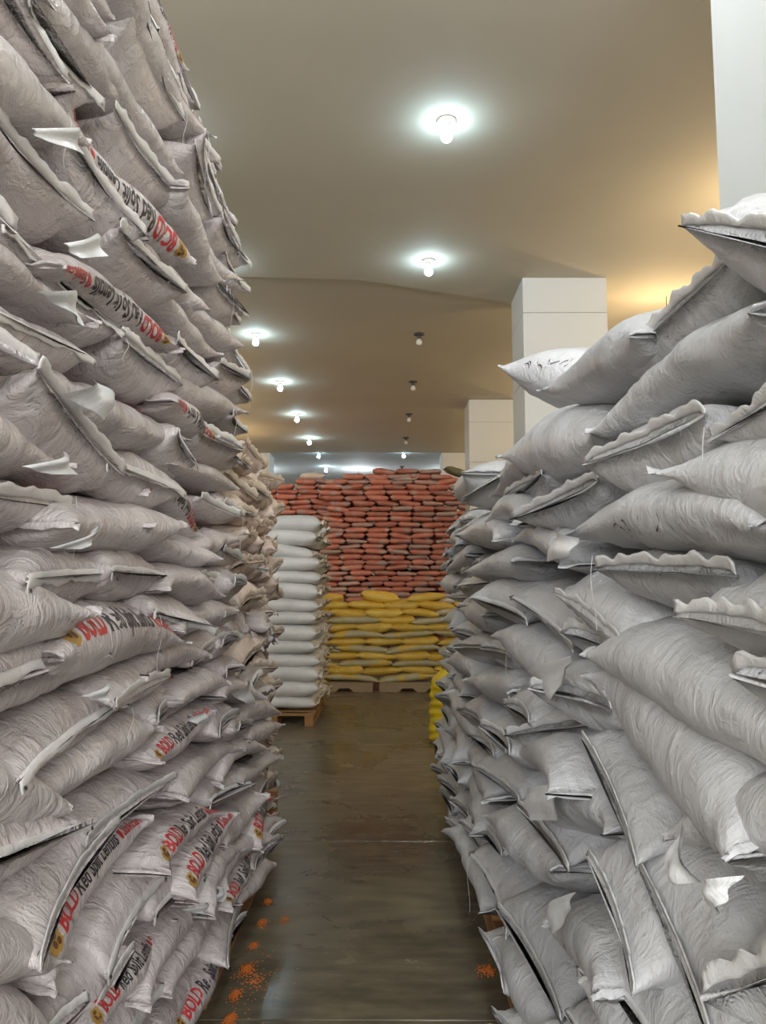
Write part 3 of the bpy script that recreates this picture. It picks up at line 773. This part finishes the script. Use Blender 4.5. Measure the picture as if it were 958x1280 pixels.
def build_stack(key):
    S = STYLE[key]; st = S['st']; recs = fill(key); rnd = random.Random(5)
    # layers counted from the floor, place in the layer counted from the camera
    for r in recs: r['layer'] = max(1, int(round((r['h'] - 0.14) / S['pitch'] + 0.45)))
    by = {}
    for r in recs: by.setdefault(r['layer'], []).append(r)
    for l, q in by.items():
        q.sort(key=lambda r: r['y'])
        for i, r in enumerate(q): r['i'] = i + 1
    for r in recs:
        kd = r['k']; yaw = rnd.uniform(-.10, .10); rr = random.Random(int(r['y'] * 1000) + int(r['h'] * 7777))
        out = rr.uniform(-.025, .02)
        turned = r['fl'] == 'b' and r['y'] < 3.5
        if turned: yaw = 1.25; r['L'] = .52; r['t'] = .25; out = -.12; r['T'] = .24
        fx = st['x'](r['h'], r['y']); P = Vector((fx, r['y'], r['h']))
        near = math.hypot(r['y'], fx) < 2.3
        if kd == 'H':
            if key == 'R' and r['y'] > 2: yaw += 0.10
            M, ex, ey, ez = frame(st, P, r['t'], yaw, 'H')
            L = S['SL'] * rr.uniform(.92, 1.02)
            so = max(-r['T'] * .34, min(r['T'] * .34, r['so']))
            sk = Sack(L, r['L'] * 1.08, r['T'], rr, so=(so, 0), n=rr.uniform(5.5, 8.5), m=rr.uniform(.48, .58), crum=1.0 if key == 'L' else 1.15, tw=rr.uniform(-.05, .05))
            loc = P + ex * (out - .018 - L / 2) - ez * so
        else:
            M, ex, ey, ez = frame(st, P, r['t'], yaw * .6, 'S')
            W = S['W'] * rr.uniform(.94, 1.04)
            sk = Sack(r['L'], W, r['T'], rr, so=(rr.uniform(-.03, .02), rr.uniform(-.03, .02)), bend=rr.uniform(-.05, .03), bendy=rr.uniform(-.05, .02), n=rr.uniform(3.4, 4.6), m=rr.uniform(.5, .62), crum=1.0 if key == 'L' else 1.2, tw=rr.uniform(-.08, .08), sq=.90)
            loc = P + ey * (out - 0.002 - W * .42)
        M = Matrix.Translation(loc) @ M
        root = empty(S['name'], M=M)
        fine = (40, 44) if near else ((30, 32) if r['y'] < 3.2 else (22, 24))
        link('sack_body', sk.mesh('sack_body', *fine), S['body'], root)
        ang = rr.choice((1, 1, 1, -1)) * rr.uniform(1.05, 1.5)
        pr = r['fl'].lower() in ('t', 'u'); th = {'T': .42, 't': 1.15, 'U': -.12}.get(r['fl'], 0)
        ends = (1,) if kd == 'H' else (1, -1)
        for e in ends:
            me, tips, up = sk.hem('hem', e, rr, length=(rr.uniform(.020, .030) if key == 'L' else rr.uniform(.016, .026)) * (1 if kd == 'H' else .7), ang=ang if kd == 'H' else rr.uniform(-1.2, .9),
                                  wave=(.0022 if key == 'L' else .0045), n=(40 if near else 24))
            link('hem', me, S['hem'] if kd == 'H' else S['body'], root)
            if key == 'L' and kd == 'H' and r['y'] < 3.6:
                for tp in (0, 1):
                    c = (tips[tp] + tips[tp + 2]) / 2; cc, ff = disc(0, 0, .006, .0045, 7)
                    a = np.array([0, 1, 0.0]); b = np.cross(up, a)
                    co = c + cc[:, :1] * a + cc[:, 1:] * b + up * .0045
                    link('hem_mark', mesh_np('hem_mark', co, ff), M_mark, root)
            if rr.random() < (.2 if r['y'] < 3.5 else 0) and kd == 'H':
                c = Vector(tips[rr.choice((2, 3))]); dn = M.to_3x3().transposed() @ Vector((0, 0, -1)); o_ = M.to_3x3().transposed() @ st['n']
                ln = rr.uniform(.06, .26); pts = [c + o_ * .006 * math.sin(q * .9) * (q > 0) + o_ * .01 + dn * ln * q / 6 + Vector((0, .003 * math.sin(q * 1.1), 0)) for q in range(7)]
                tube('loose_thread', pts, .0008, M_thread, root, 4)
        if pr: print_on(root, sk, th, r['fl'] == 'U')
        if r['fl'] == 'w': marks_on(root, sk, -.05, -.35, 3, 6, .045)
        if r['fl'] == 'v': marks_on(root, sk, -.55, -.6, 5, 2, .035)
        if r['fl'] == 'b': marks_on(root, sk, 0.1, .1 if turned else .6, 9, 7, .04, along=.035)
        # wording
        look = []
        if key == 'L':
            look.append('printed pinkish-white sack lying lengthwise' if pr else ('plain pinkish-white sack lying lengthwise' if kd == 'S' else 'pinkish-white sack, hemmed end outward'))
        else:
            look.append('grey-white sack with pen marks' if r['fl'] in 'wvb' and r['fl'] else ('plump grey-white sack lying lengthwise' if kd == 'S' else 'grey-white sack, stitched end outward'))
        r_ord = NUM[r['layer']] if r['layer'] < len(NUM) else 'topmost'
        tag(root, f"{look[0]}, {'left' if key == 'L' else 'right'} stack, {r_ord} layer up, {NUM[r['i']]} from camera", S['cat'],
            'lentil sacks in the left stack' if key == 'L' else 'white sacks in the right stack')
        r['root'] = root; r['sk'] = sk; r['M'] = M
    return recs

def flap(recs, st, tile, q, out=.035):
    ox, oy, s = TILES[tile]; P = [on_face(st, ox + x / s, oy + y / s) for x, y in q]
    c = sum(P, Vector()) / 4
    near = min(recs, key=lambda r: (Vector((0, r['y'], r['h'])) - Vector((0, c.y, c.z + .04))).length)
    n = 9; rr = random.Random(int(c.y * 999)); co = []; fa = []
    a1, a2 = rr.uniform(0, 6), rr.uniform(0, 6)
    for sgn in (1, -1):
        for i in range(n):
            for j in range(n):
                u, v = i / (n - 1), j / (n - 1)
                p = P[0] * (1 - u) * (1 - v) + P[1] * u * (1 - v) + P[2] * u * v + P[3] * (1 - u) * v
                d = out + .022 * math.sin(PI * u) * (1 - v) + .018 * v + .005 * math.sin(6 * u + a1) + .005 * math.sin(7 * v + a2) + sgn * .0012
                p = p + st['n'] * d; co.append(p)
    for k in (0, 1):
        for i in range(n - 1):
            for j in range(n - 1):
                f = (k * n * n + i * n + j, k * n * n + i * n + j + 1, k * n * n + (i + 1) * n + j + 1, k * n * n + (i + 1) * n + j)
                fa.append(f if k else f[::-1])
    Mi = near['M'].inverted(); co = [tuple(Mi @ p) for p in co]
    o = link('loose_flap', mesh_np('loose_flap', co, fa), M_film, near['root']); o['label'] = 'loose white film flap'

RL = build_stack('L'); RR = build_stack('R')
for t, q in (('R5', ((655, 185), (940, 95), (950, 170), (850, 365))), ('R6', ((790, 530), (958, 455), (958, 600), (855, 720))), ('R4', ((830, 470), (958, 540), (940, 650), (790, 680))),
             ('R3', ((590, 370), (680, 650), (600, 660), (550, 590))), ('R3', ((680, 660), (850, 620), (830, 740), (780, 800))), ('R5', ((640, 890), (830, 860), (880, 1080), (700, 1080)))):
    flap(RR, RIGHT, t, q)
for t, q in (('T1', ((65, 640), (305, 635), (285, 775), (75, 700))), ('T2', ((80, 655), (280, 650), (272, 830), (200, 760))), ('T2', ((215, 415), (395, 365), (400, 480), (250, 490))),
             ('T3', ((240, 370), (390, 290), (470, 370), (412, 500))), ('T3', ((20, 730), (240, 655), (255, 770), (120, 770))), ('T4', ((160, 340), (430, 205), (330, 300), (270, 345))),
             ('T5', ((330, 280), (445, 180), (440, 310), (400, 300))), ('T9', ((580, 345), (740, 355), (700, 405), (640, 345))), ('T10', ((200, 400), (300, 330), (300, 400), (250, 440))),
             ('T10', ((500, 240), (600, 150), (630, 300), (570, 300))), ('T11', ((180, 490), (335, 440), (280, 520), (250, 515))), ('T11', ((345, 420), (400, 340), (440, 360), (400, 440)))):
    flap(RL, LEFT, t, q)
print('sacks', len(RL), len(RR))

# sacks packed behind the outer course, seen only as dark shapes in the gaps
def core(name, xs_, ya, yb, z0, topf, pitch, L, W, mat, seed):
    rnd = random.Random(seed); cs = []; fs = []; o = 0
    skv = [Sack(L, W, pitch * 1.2, rnd) for _ in range(3)]
    base = []
    for s in skv:
        me = s.mesh('tmp', 10, 12); c = np.array([v.co[:] for v in me.vertices]); f = [list(p.vertices) for p in me.polygons]; bpy.data.meshes.remove(me); base.append((c, f))
    for xc in xs_:
        h = z0 + pitch / 2; k = 0
        while True:
            any_ = False; y = ya + (k % 2) * L * .4
            while y < yb:
                if h < topf(y):
                    c, f = rnd.choice(base); a = PI / 2 + rnd.uniform(-.05, .05)
                    X = c[:, 0] * math.cos(a) - c[:, 1] * math.sin(a); Y = c[:, 0] * math.sin(a) + c[:, 1] * math.cos(a)
                    xo = xc(h) if callable(xc) else xc
                    cs.append(np.stack([X + xo, Y + y + L / 2, c[:, 2] + h], -1)); fs += [[i + o for i in q] for q in f]; o += len(c); any_ = True
                y += L * .97
            h += pitch; k += 1
            if not any_ and h > 1: break
    ob = link(name, mesh_np(name, np.concatenate(cs), fs), mat)
    return ob
c = core('packed_sacks', [lambda h: -1.84 - max(0, h - 3.15) * .36], 0.6, 4.0, .14, lambda y: 4.45, .13, .86, .5, M_left, 3)
tag(c, 'sacks packed in the dark inside the left stack behind its outer course', 'sacks', kind='stuff')
c = core('packed_sacks', [1.80], 0.5, 3.4, .14, lambda y: top_right(y + .4) - .12, .155, .95, .6, M_right, 4)
tag(c, 'sacks packed in the dark inside the right stack behind its outer course', 'sacks', kind='stuff')

# ---------------------------------------------------------------- repeated small sacks share meshes
def kit(name, n, mk, body, hem, seed, hemkw=None, nu=16, nt=18, both=False, hemn=14):
    """one sack of each kind with its parts; the copies share the meshes"""
    rnd = random.Random(seed); out = []
    for i in range(n):
        sk = mk(rnd); parts = [('sack_body', sk.mesh('sack_body', nu, nt), body)]
        if hem:
            for e in ((1, -1) if both else (1,)):
                parts.append(('hem', sk.hem('hem', e, rnd, n=hemn, **(hemkw or {}))[0], hem))
        out.append(parts)
    return out
def put(name, parts, M, label, cat, group, body=None):
    if len(parts) == 1:
        o = link(name, parts[0][1], parts[0][2]); o.matrix_world = M
    else:
        o = empty(name, M=M)
        for nm, me, mt in parts: link(nm, me, mt, o)
    return tag(o, label, cat, group)
def mat4(loc, ex, ez=Vector((0, 0, 1))):
    ex = Vector(ex).normalized(); ez = (ez - ex * ez.dot(ex)).normalized(); ey = ez.cross(ex)
    return Matrix.Translation(loc) @ Matrix((ex, ey, ez)).transposed().to_4x4()

def pallet(name, x0, x1, y0, y1, label, mat, grp, front=False):
    r = empty(name, ((x0 + x1) / 2, (y0 + y1) / 2, 0)); tag(r, label, 'pallet', grp)
    w_, d_ = (x1 - x0) / 2, (y1 - y0) / 2
    for k in range(7):
        a = -d_ + k * (2 * d_ - .09) / 6; box('deck_board', -w_, w_, a, a + .09, .118, .138, mat, r, .002)
    for k in range(3):
        a = -w_ + k * (2 * w_ - .10) / 2
        box('stringer', a, a + .10, -d_, d_, .098, .118, mat, r, .002)
        for j in range(3):
            b = -d_ + j * (2 * d_ - .12) / 2; box('block', a, a + .10, b, b + .12, .02, .098, mat, r, .002)
        box('bottom_board', a, a + .10, -d_, d_, 0, .02, mat, r, .002)
    if front:
        bm = bmesh.new(); c_ = [(-w_, 0), (-w_ + .30, 0), (-w_ + .36, .055), (-w_ + .52, .055), (-w_ + .58, 0), (w_ - .58, 0), (w_ - .52, .055), (w_ - .36, .055), (w_ - .30, 0), (w_, 0), (w_, .117), (-w_, .117)]
        va = [bm.verts.new((x, -d_ - .022, z)) for x, z in c_]; vb = [bm.verts.new((x, -d_ - .001, z)) for x, z in c_]
        bm.faces.new(va); bm.faces.new(vb[::-1])
        for i in range(len(c_)): bm.faces.new((va[i], vb[i], vb[(i + 1) % len(c_)], va[(i + 1) % len(c_)]))
        bmesh.ops.recalc_face_normals(bm, faces=bm.faces); bmesh.ops.triangulate(bm, faces=bm.faces); bm_obj('notched_side_board', bm, mat, r)
    return r

# yellow wall across the end of the aisle
YY = 12.15
KY = kit('y', 4, lambda r: Sack(.58, .40, .150, r, n=3.8, m=.50, bend=r.uniform(-.03, .02), crum=1.6), M_yellow, None, 21)
KG = kit('g', 4, lambda r: Sack(.84, .42, .135, r, n=3.6, m=.54, bend=r.uniform(-.035, .01), crum=1.4), M_yelgrey, None, 22)
rnd = random.Random(31)
for lay in range(11):
    z = .138 + .058 + lay * .112
    grey = lay in (0, 2, 4, 6)or lay == 8
    if lay >= 7: grey = lay == 8 
    x = -1.55 + rnd.uniform(-.2, .1); i = 0
    while x < 1.35:
        g_ = grey if lay != 9 else (i == 4)
        if lay == 8: g_ = i in (0, 1, 3, 5)
        L = .80 if g_ else .56
        i += 1
        M = mat4((x + L / 2, YY + .2 + rnd.uniform(-.02, .03), z + rnd.uniform(-.006, .008)), (math.cos(rnd.uniform(-.06, .06)), rnd.uniform(-.08, .08), rnd.uniform(-.13, .13)))
        nm = f"{'grey-panelled yellow sack' if g_ else 'yellow sack'} in the low wall, {NUM[lay + 1]} layer up, {NUM[i]} from the left"
        put('yellow_sack', rnd.choice(KG if g_ else KY), M, nm, 'sack', 'yellow sacks in the low wall')
        x += L * rnd.uniform(.97, 1.03)
for k, (x, dz, tl) in enumerate(((-1.0, 0, .15), (-.12, .03, -.12), (.62, .02, .1))):
    z = .138 + .058 + 11 * .112 + dz - .005
    put('yellow_sack', KY[k], mat4((x, YY + .25, z), (1, .1, tl)), ('yellow sack lying loose on top of the low wall, ' + ('at its left end', 'near its middle', 'at its right end')[k]), 'sack', 'loose yellow sacks on top')
for k in range(3):
    x = -1.52 + k * 1.40
    pallet('pallet', x, x + 1.3, YY - .02, YY + 1.1, f"pale wooden pallet under the yellow sack wall, {('left one half hidden', 'middle one', 'right one')[k]}", M_wood, 'pallets under the yellow wall', front=True)
KW0 = kit('w0', 1, lambda r: Sack(.5, .34, .16, r, crum=1.5), M_white, M_rhem, 5)
put('white_sack', KW0[0], mat4((1.02, YY + .45, 1.42), (1, .3, 0)), 'small white sack lying behind the right end of the yellow wall', 'sack', 'lone sacks at the back')

# tall red wall behind, nearer half on the right and a recessed half on the left
KR = kit('r', 6, lambda r: Sack(.50, .44, .142, r, n=9, m=.36, bend=r.uniform(-.010, .006), crum=1.0, sq=.72), M_red, M_redd, 41, dict(length=.02, ang=.9, wave=.004), 12, 14, both=True, hemn=8)
KRd = kit('rd', 4, lambda r: Sack(.50, .44, .128, r, n=10, m=.38, crum=1.4, sq=.74), M_redd, M_redd, 42, dict(length=.02, ang=-.9, wave=.004), 12, 14, both=True, hemn=8)
def red_wall(x0, x1, y, lo, hi, where, grp, seed, prof):
    rnd = random.Random(seed); lay = 0; z = lo; n = 0
    while z < hi + .6:
        x = x0 + rnd.uniform(-.3, 0); i = 0
        while x < x1:
            L = rnd.choice((.50, .52, .53, .56)); cx = x + L / 2
            if z < prof(cx):
                tl = rnd.gauss(0, .05) + (rnd.uniform(-.25, .25) if rnd.random() < .05 else 0)
                i += 1; n += 1
                yb = y + .25 + rnd.uniform(-.035, .035) + .10 * math.sin(z * 1.1)
                M = mat4((cx, yb, z + rnd.uniform(-.012, .012)), (1, rnd.uniform(-.06, .06), tl))
                d = rnd.random() < .22
                put('red_sack', rnd.choice(KRd if d else KR), M, f"{'dusty' if d else 'brick-red'} sack, {where}, {NUM[lay + 1]} layer up, {NUM[i]} from left", 'sack', grp)
            x += L + .008
        z += .1285 * (1 + .04 * math.sin(lay * 2.1)); lay += 1
    return n
YR = 18.3
n1 = red_wall(-1.40, 1.75, YR, 1.05, 4.3, 'tall end wall', 'red sacks in the tall end wall', 51, lambda x: 4.42 + .10 * math.sin(x * 2.2 + .9) - max(0, -x - .95) * .55 - max(0, x - 1.4) * .6)
n2 = red_wall(-3.75, -1.25, YR + 1.1, 3.0, 4.3, 'recessed end wall', 'red sacks in the recessed end wall', 52, lambda x: 4.34 + .06 * math.sin(x * 3) - (.12 if x < -2.4 else 0))
print('red', n1, n2)
c = core('packed_sacks', [-1.0, -.55, -.1, .35, .8, 1.25], YR + .55, YR + 1.3, 0, lambda y: 4.15, .13, .6, .5, M_red, 6)
tag(c, 'red sacks packed behind the face of the tall end wall', 'sacks', kind='stuff')
c = core('packed_sacks', [-3.4, -2.9, -2.4, -1.9, -1.5], YR + 1.7, YR + 2.3, 0, lambda y: 4.0, .13, .6, .5, M_redd, 7)
tag(c, 'red sacks packed behind the face of the recessed end wall', 'sacks', kind='stuff')
KT = kit('t', 1, lambda r: Sack(.6, .42, .20, r, crum=2.2), M_beige, M_bhem, 61)
put('tan_sack', KT[0], mat4((-1.95, YR + 1.45, 4.47), (1, .2, .05)), 'tan sack lying on top of the recessed red wall', 'sack', 'lone sacks at the back')
KO = kit('o', 1, lambda r: Sack(.6, .42, .20, r, crum=1.5), M_olive, None, 62)
put('olive_sack', KO[0], mat4((1.72, YR + .3, 4.40), (1, .1, -.35)), 'dark olive sack at the right top corner of the red wall', 'sack', 'lone sacks at the back')
put('white_sack', KW0[0], mat4((-.22, YR + .16, 4.24), (1, .1, .05)), 'torn white sack wedged near the top of the tall red wall', 'sack', 'lone sacks at the back')
put('tan_sack', KT[0], mat4((.45, YR + .16, 4.24), (1, -.1, .03)), 'dusty tan sack wedged beside the torn white one near the red top', 'sack', 'lone sacks at the back')

# neat white stack on its pallet, sacks lying across so their gathered ends face the aisle
KC = kit('c', 5, lambda r: Sack(.92, .56, .195, r, n=6, m=.42, crum=.5, sq=.74, bend=r.uniform(-.02, .0)), M_white, M_bhem, 71, dict(length=.05, ang=.3, wave=.02), 20, 20, hemn=22)
rnd = random.Random(72)
zz = [.138 + .09 + k * .1665 for k in range(13)] + [.138 + .09 + 13 * .1665 - .02]
for col in range(3):
    for k, z in enumerate(zz):
        if k == 13 and col == 1: continue
        xx = -.84 - .46 + rnd.uniform(-.03, .025) - (.06 if k in (11,) else 0)
        M = mat4((xx, 9.30 + .26 + col * .56, z + rnd.uniform(-.006, .006)), (1, rnd.uniform(-.05, .05), rnd.uniform(-.04, .04) - (.12 if k == 11 else 0)))
        put('white_sack', rnd.choice(KC), M, f"clean white sack in the narrow stack, {NUM[k + 1]} layer up, {('front', 'middle', 'rear')[col]} column", 'sack', 'sacks in the narrow white stack')
pallet('pallet', -1.80, -.86, 9.12, 10.9, 'orange-brown wooden pallet under the narrow white stack', M_woodo, 'pallets')

# crumpled tan stack between the left stack and the narrow white one
def beige(r): return Sack(.72, .46, .185, r, n=5, m=.5, crum=4.2, so=(r.uniform(-.05, .04), 0), bend=r.uniform(-.03, .03), tw=r.uniform(-.2, .2))
KB = kit('b', 8, beige, M_beige, M_bhem, 81, dict(length=.035, ang=1.2, wave=.005), 30, 32, hemn=30)
KB2 = kit('b2', 5, beige, M_left, M_lhem, 82, dict(length=.04, ang=-.9, wave=.008), 24, 26, hemn=22)
rnd = random.Random(83); lay = 0; h = .22
while h < 2.33:
    i = 0; y = (3.86 if h > 1.25 else 4.1) + (lay % 2) * .14
    if h < .9: y += .45
    while y < 5.3:
        if h < 2.40 - (y - 3.9) * .03:
            i += 1; pale = (h < 1.5 and rnd.random() < .45 and y < 5.2)
            fx = -.70 - (y - 3.9) * .03 + .04 * clip01((1.2 - h))
            M = mat4((fx - .44 + rnd.uniform(-.03, .05), y + .2, h + rnd.uniform(-.015, .015)), (1, rnd.uniform(-.25, .25), rnd.uniform(-.14, .14)), Vector((0, rnd.uniform(-.2, .2), 1)))
            put('tan_sack', rnd.choice(KB2 if pale else KB), M, f"crumpled {'pinkish-white' if pale else 'tan'} sack in the tan stack, {NUM[lay + 1]} layer up, {NUM[i]} from the camera", 'sack', 'crumpled sacks in the tan stack')
        y += .42
    h += .150; lay += 1
c = core('packed_sacks', [-1.75], 4.1, 5.9, .14, lambda y: 2.15, .15, .7, .5, M_beige, 8)
tag(c, 'tan sacks packed inside the stack behind its crumpled face', 'sacks', kind='stuff')

# pallets under the two stacks facing each other
for k in range(3):
    y = .6 + k * 1.25
    pallet('pallet', -1.95, -.72 if k < 2 else -.69, y, y + 1.2, f"orange-stained wooden pallet under the left stack, {('nearest', 'middle', 'farthest')[k]} one", M_woodo, 'pallets')
pallet('pallet', -1.95, -.80, 4.5, 5.8, 'wooden pallet under the crumpled tan stack', M_woodo, 'pallets')
for k in range(5):
    y = .5 + k * 1.2
    pallet('pallet', .47, 1.7, y, y + 1.15, f"brown wooden pallet under the right stack, {NUM[k + 1]} from the camera", M_woodo, 'pallets')

# lentils spilled along the pallets
def spill(name, spots, label, seed):
    rnd = np.random.RandomState(seed); cs = []; fs = []; o = 0
    b = np.array([(1, 0, 0), (0, 1, 0), (-1, 0, 0), (0, -1, 0), (0, 0, .45), (0, 0, -.45)]) * .0045
    f = [(0, 1, 4), (1, 2, 4), (2, 3, 4), (3, 0, 4), (1, 0, 5), (2, 1, 5), (3, 2, 5), (0, 3, 5)]
    for x, y, r, n, hh in spots:
        for _ in range(n):
            q = abs(rnd.normal(0, .36)); a = rnd.uniform(0, 6.28)
            p = np.array([x + r * q * math.cos(a) * .7, y + r * q * math.sin(a) * 1.3, .002 + max(0, 1 - q) * hh * rnd.uniform(0, 1)])
            cs.append(b * rnd.uniform(.8, 1.2) + p); fs += [tuple(i + o for i in t) for t in f]; o += 6
    ob = link(name, mesh_np(name, np.concatenate(cs), fs), M_lentil); return tag(ob, label, 'lentils', kind='stuff')
spill('spilled_lentils', [(-.60, 2.85, .06, 420, .02), (-.585, 3.02, .05, 380, .02), (-.60, 3.2, .05, 260, .015), (-.59, 3.4, .06, 380, .02), (-.60, 3.62, .04, 200, .01), (-.60, 3.85, .05, 280, .015), (-.61, 4.1, .05, 200, .01), (-.55, 3.3, .3, 160, .0),
                          (-.62, 2.5, .06, 300, .02), (-.50, 3.9, .08, 60, 0)], 'orange lentils spilled on the floor along the left pallets', 1)
spill('spilled_lentils', [(.43, 3.4, .05, 260, .004), (.45, 3.0, .05, 420, .012), (.45, 2.7, .05, 380, .012), (.40, 3.4, .08, 70, 0)], 'orange lentils spilled on the floor along the right pallets', 2)

# upright yellow sack standing at the far end of the right stack
def upright():
    r = empty('upright_yellow_sack', (.66, 8.25, 0)); tag(r, 'bright yellow full sack standing upright on the floor beyond the right stack', 'sack')
    co = []; fa = []; nz, nk = 44, 40; rr = random.Random(3); ph = [rr.uniform(0, 6) for _ in range(8)]
    for i in range(nz):
        t = i / (nz - 1); z = .74 * t
        w_ = .225 * (min(1, t / .04) ** .35) * (1 - .55 * max(0, (t - .78) / .22) ** 1.6); d_ = .17 * (min(1, t / .05) ** .4) * (1 - .75 * max(0, (t - .78) / .22) ** 1.4)
        for k in range(nk):
            a = 2 * PI * k / nk; c, s = math.cos(a), math.sin(a)
            d = .008 * math.sin(z * 75 + 1.2 * math.sin(a * 2 + ph[0]) + ph[1]) * (t < .85) + .006 * math.sin(z * 38 + 2 * a + ph[2]) + .012 * max(0, t - .7) / .3 * math.sin(a * 9 + ph[3])
            x = (w_ + d) * abs(c) ** .8 * (1 if c > 0 else -1); y = (d_ + d) * abs(s) ** .8 * (1 if s > 0 else -1)
            co.append((x + .03 * t, y, z + .02 * t * math.sin(a * 2 + 1)))
    for i in range(nz - 1):
        for k in range(nk): fa.append((i * nk + k, i * nk + (k + 1) % nk, (i + 1) * nk + (k + 1) % nk, (i + 1) * nk + k))
    fa.append(tuple(range(nk))[::-1]); fa.append(tuple(range((nz - 1) * nk, nz * nk)))
    link('sack_body', mesh_np('sack_body', co, fa), M_bright, r)
    co = []; fa = []; n = 30
    for i, (sc_, z) in enumerate(((.62, .70), (.66, .74), (.85, .785), (1.0, .80))):
        for k in range(n):
            a = 2 * PI * k / n; q = 1 + .22 * math.sin(a * 7 + .5 * i)
            co.append((.03 + .135 * sc_ * q * math.cos(a), .055 * sc_ * q * math.sin(a), z + .012 * math.sin(a * 5)))
    for i in range(3):
        for k in range(n): fa.append((i * n + k, i * n + (k + 1) % n, (i + 1) * n + (k + 1) % n, (i + 1) * n + k))
    link('gathered_mouth', mesh_np('gathered_mouth', co, fa), M_bright, r)
upright()
